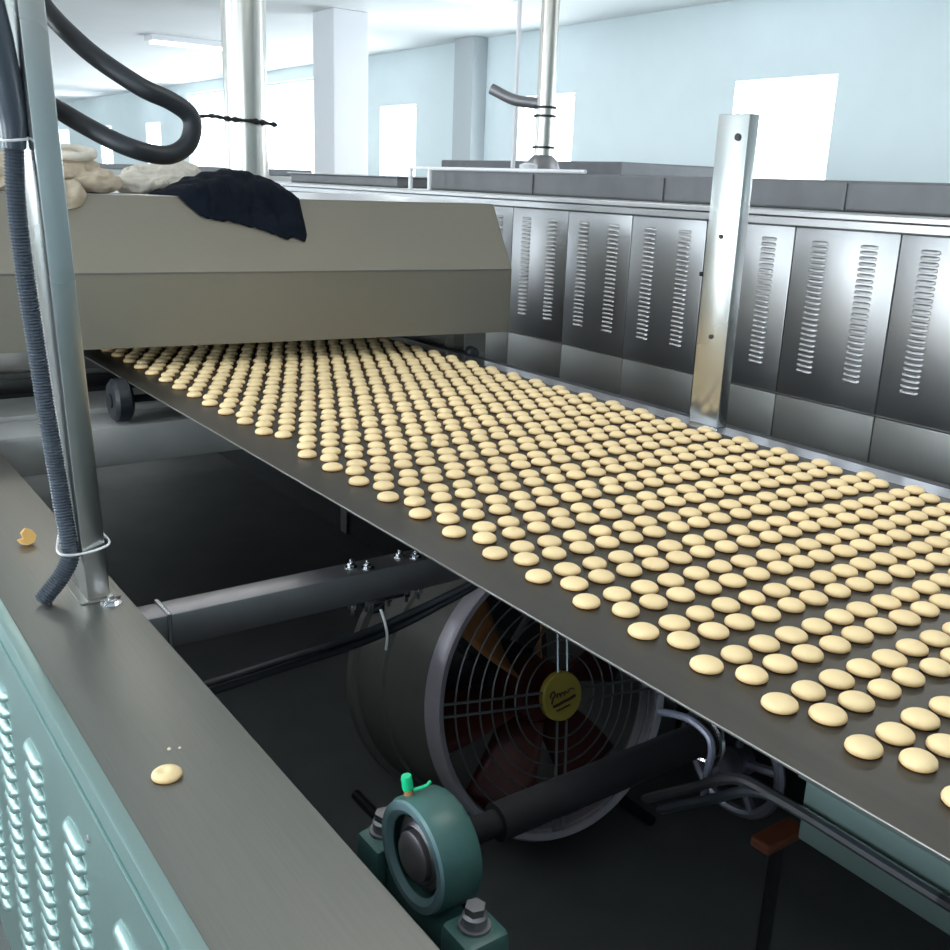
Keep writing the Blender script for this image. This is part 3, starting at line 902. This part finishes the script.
# ------------------------------------------------------------------ biscuits
P, P2, OFF, PX = .12035676, .06, .05133548, .06
def dome(R, H, seg=28, dent=0.0):
    mb = MB()
    prof = [(R * .80, 0), (R * .93, .0008), (R * .99, .0022), (R, .0035), (R * .96, H * .52), (R * .86, H * .68), (R * .72, H * .81), (R * .54, H * .91), (R * .33, H * .975), (R * .13, H * (1 - dent))]
    mb.lathe(prof, seg=seg)
    return mb
R0, H0_ = .0222, .0148
variants = []
for i in range(6):
    k = .95 + .02 * i
    d = dome(R0 * k, H0_ * (1.04 - .02 * i))
    me_o = d.build('biscuit', m_biscuit, None, 'all')
    for v in me_o.data.vertices:
        n_ = noise.noise(Vector((v.co.x * 70, v.co.y * 70, i * 9.1)))
        v.co.x *= 1 + .02 * n_
        v.co.y *= 1 - .02 * n_
    variants.append(me_o)
spots = []
for k in range(-4, 31):
    for typ in (0, 1):
        for i in range(19 - typ):
            if k == 13 and typ == 0 and i == 0:
                continue
            u = i + .5 * typ
            x = (.99 * u - .0024 * u * u) * PX + random.gauss(0, .0009)
            # the rows skew a little the farther they have travelled
            y = k * P - OFF * typ - .0165 * P * min(u, 16) * max(0, min(1, (k - 2) / 3)) + random.gauss(0, .0012)
            p = Vector((x, y, .004)) - CAM
            dz = p.dot(RZ)
            px, py = 475 + 998.38 * p.dot(RX) / dz, 475 + 998.38 * p.dot(RY) / dz
            size = 998.38 / dz * 998.38 / dz * .25
            spots.append((x, y, px, py, size, dz, k, typ, i))
inv = [s for s in spots if -15 < s[2] < 965 and s[3] < 968]
inv.sort(key=lambda s: s[5])
seen = [s for s in inv if s[2] < 955 and s[3] < 955]
solo = seen[:300]
chosen = set(id(s) for s in solo)
# visible ones beyond the nearest 300 and a few just outside the frame: one mass
rest = [s for s in inv if id(s) not in chosen]
ORD = ['first', 'second', 'third', 'fourth', 'fifth', 'sixth', 'seventh', 'eighth', 'ninth', 'tenth', 'eleventh', 'twelfth', 'thirteenth', 'fourteenth', 'fifteenth', 'sixteenth', 'seventeenth', 'eighteenth', 'nineteenth']
def ordinal(n):
    return ORD[n - 1] if n <= 19 else {2: 'twenty', 3: 'thirty'}[n // 10] + '-' + ORD[n % 10 - 1] if n % 10 else {2: 'twentieth', 3: 'thirtieth'}[n // 10]
rows = sorted({s[6] * 2 - s[7] for s in seen})
first_k = rows[0]
GRP = 'biscuits on the belt'
for n_, s in enumerate(solo):
    if n_ < 6:
        o = variants[n_]
    else:
        o = random.choice(variants).copy()
        COL.objects.link(o)
    o.location = (s[0], s[1], .0002)
    o.rotation_euler = (0, 0, random.uniform(0, 6.28))
    tag(o, 'domed biscuit, %s from the left in the %s row from the near end' % (ordinal(s[8] + (0 if s[6] == 13 and s[7] == 0 else 1)), ordinal(s[6] * 2 - s[7] - first_k + 1)), 'biscuit', GRP)
mass = MB()
tmpl = [([v.co.copy() for v in o.data.vertices], [tuple(p.vertices) for p in o.data.polygons]) for o in (variants[0], variants[2], variants[4])]
lowres = [dome(R0 * k, H0_, 16) for k in (.96, 1.0, 1.03)]
for s in rest:
    d = random.choice(lowres)
    mass.add([(v[0] + s[0], v[1] + s[1], v[2] + .0002) for v in d.v], d.f)
o = mass.build('biscuit_rows', m_biscuit, None, 'all')
o['kind'] = 'stuff'
tag(o, 'many rows of pale golden biscuits on the farther part of the belt', 'biscuits')

# biscuits and crumbs on the side rail
o = dome(R0 * .87, H0_ * .8, 32, .0).build('biscuit', m_biscuit, None, 'all')
for v in o.data.vertices:
    if v.co.z > .004:
        d2 = (v.co.x + .004) ** 2 + (v.co.y - .001) ** 2
        v.co.z -= .0045 * math.exp(-d2 / .00003)
o.location = (-.634, .553, RT + .0001)
tag(o, 'single dented biscuit lying alone on the wide steel side rail', 'biscuit')
mb = MB()
pl_ = [(.0, .019), (.012, .014), (.019, .002), (.014, -.011), (.0, -.016), (-.013, -.010), (-.017, -.003), (-.006, -.001), (-.009, .010)]
mb.prism(pl_, 0, .011, 'xy')
o = mb.build('biscuit_piece', m_toast, None)
o.matrix_world = Matrix.Translation((-.600, 1.50, RT + .0158)) @ Matrix.Rotation(math.radians(80), 4, 'X')
tag(o, 'broken orange-brown biscuit piece on the side rail near the left post', 'biscuit piece')
for (x, y, s), lab in zip(((-.611, .612, .0028), (-.598, .608, .0022)), ('larger of two crumbs behind the lone biscuit', 'smaller of two crumbs behind the lone biscuit')):
    tag(MB().lathe([(s * .5, 0), (s, s * .5), (s * .7, s), (s * .2, s * 1.2)], (x, y, RT), (0, 0, 1), 7).build('biscuit_crumb', m_crumb, None), lab, 'crumb', 'crumbs on the rail')
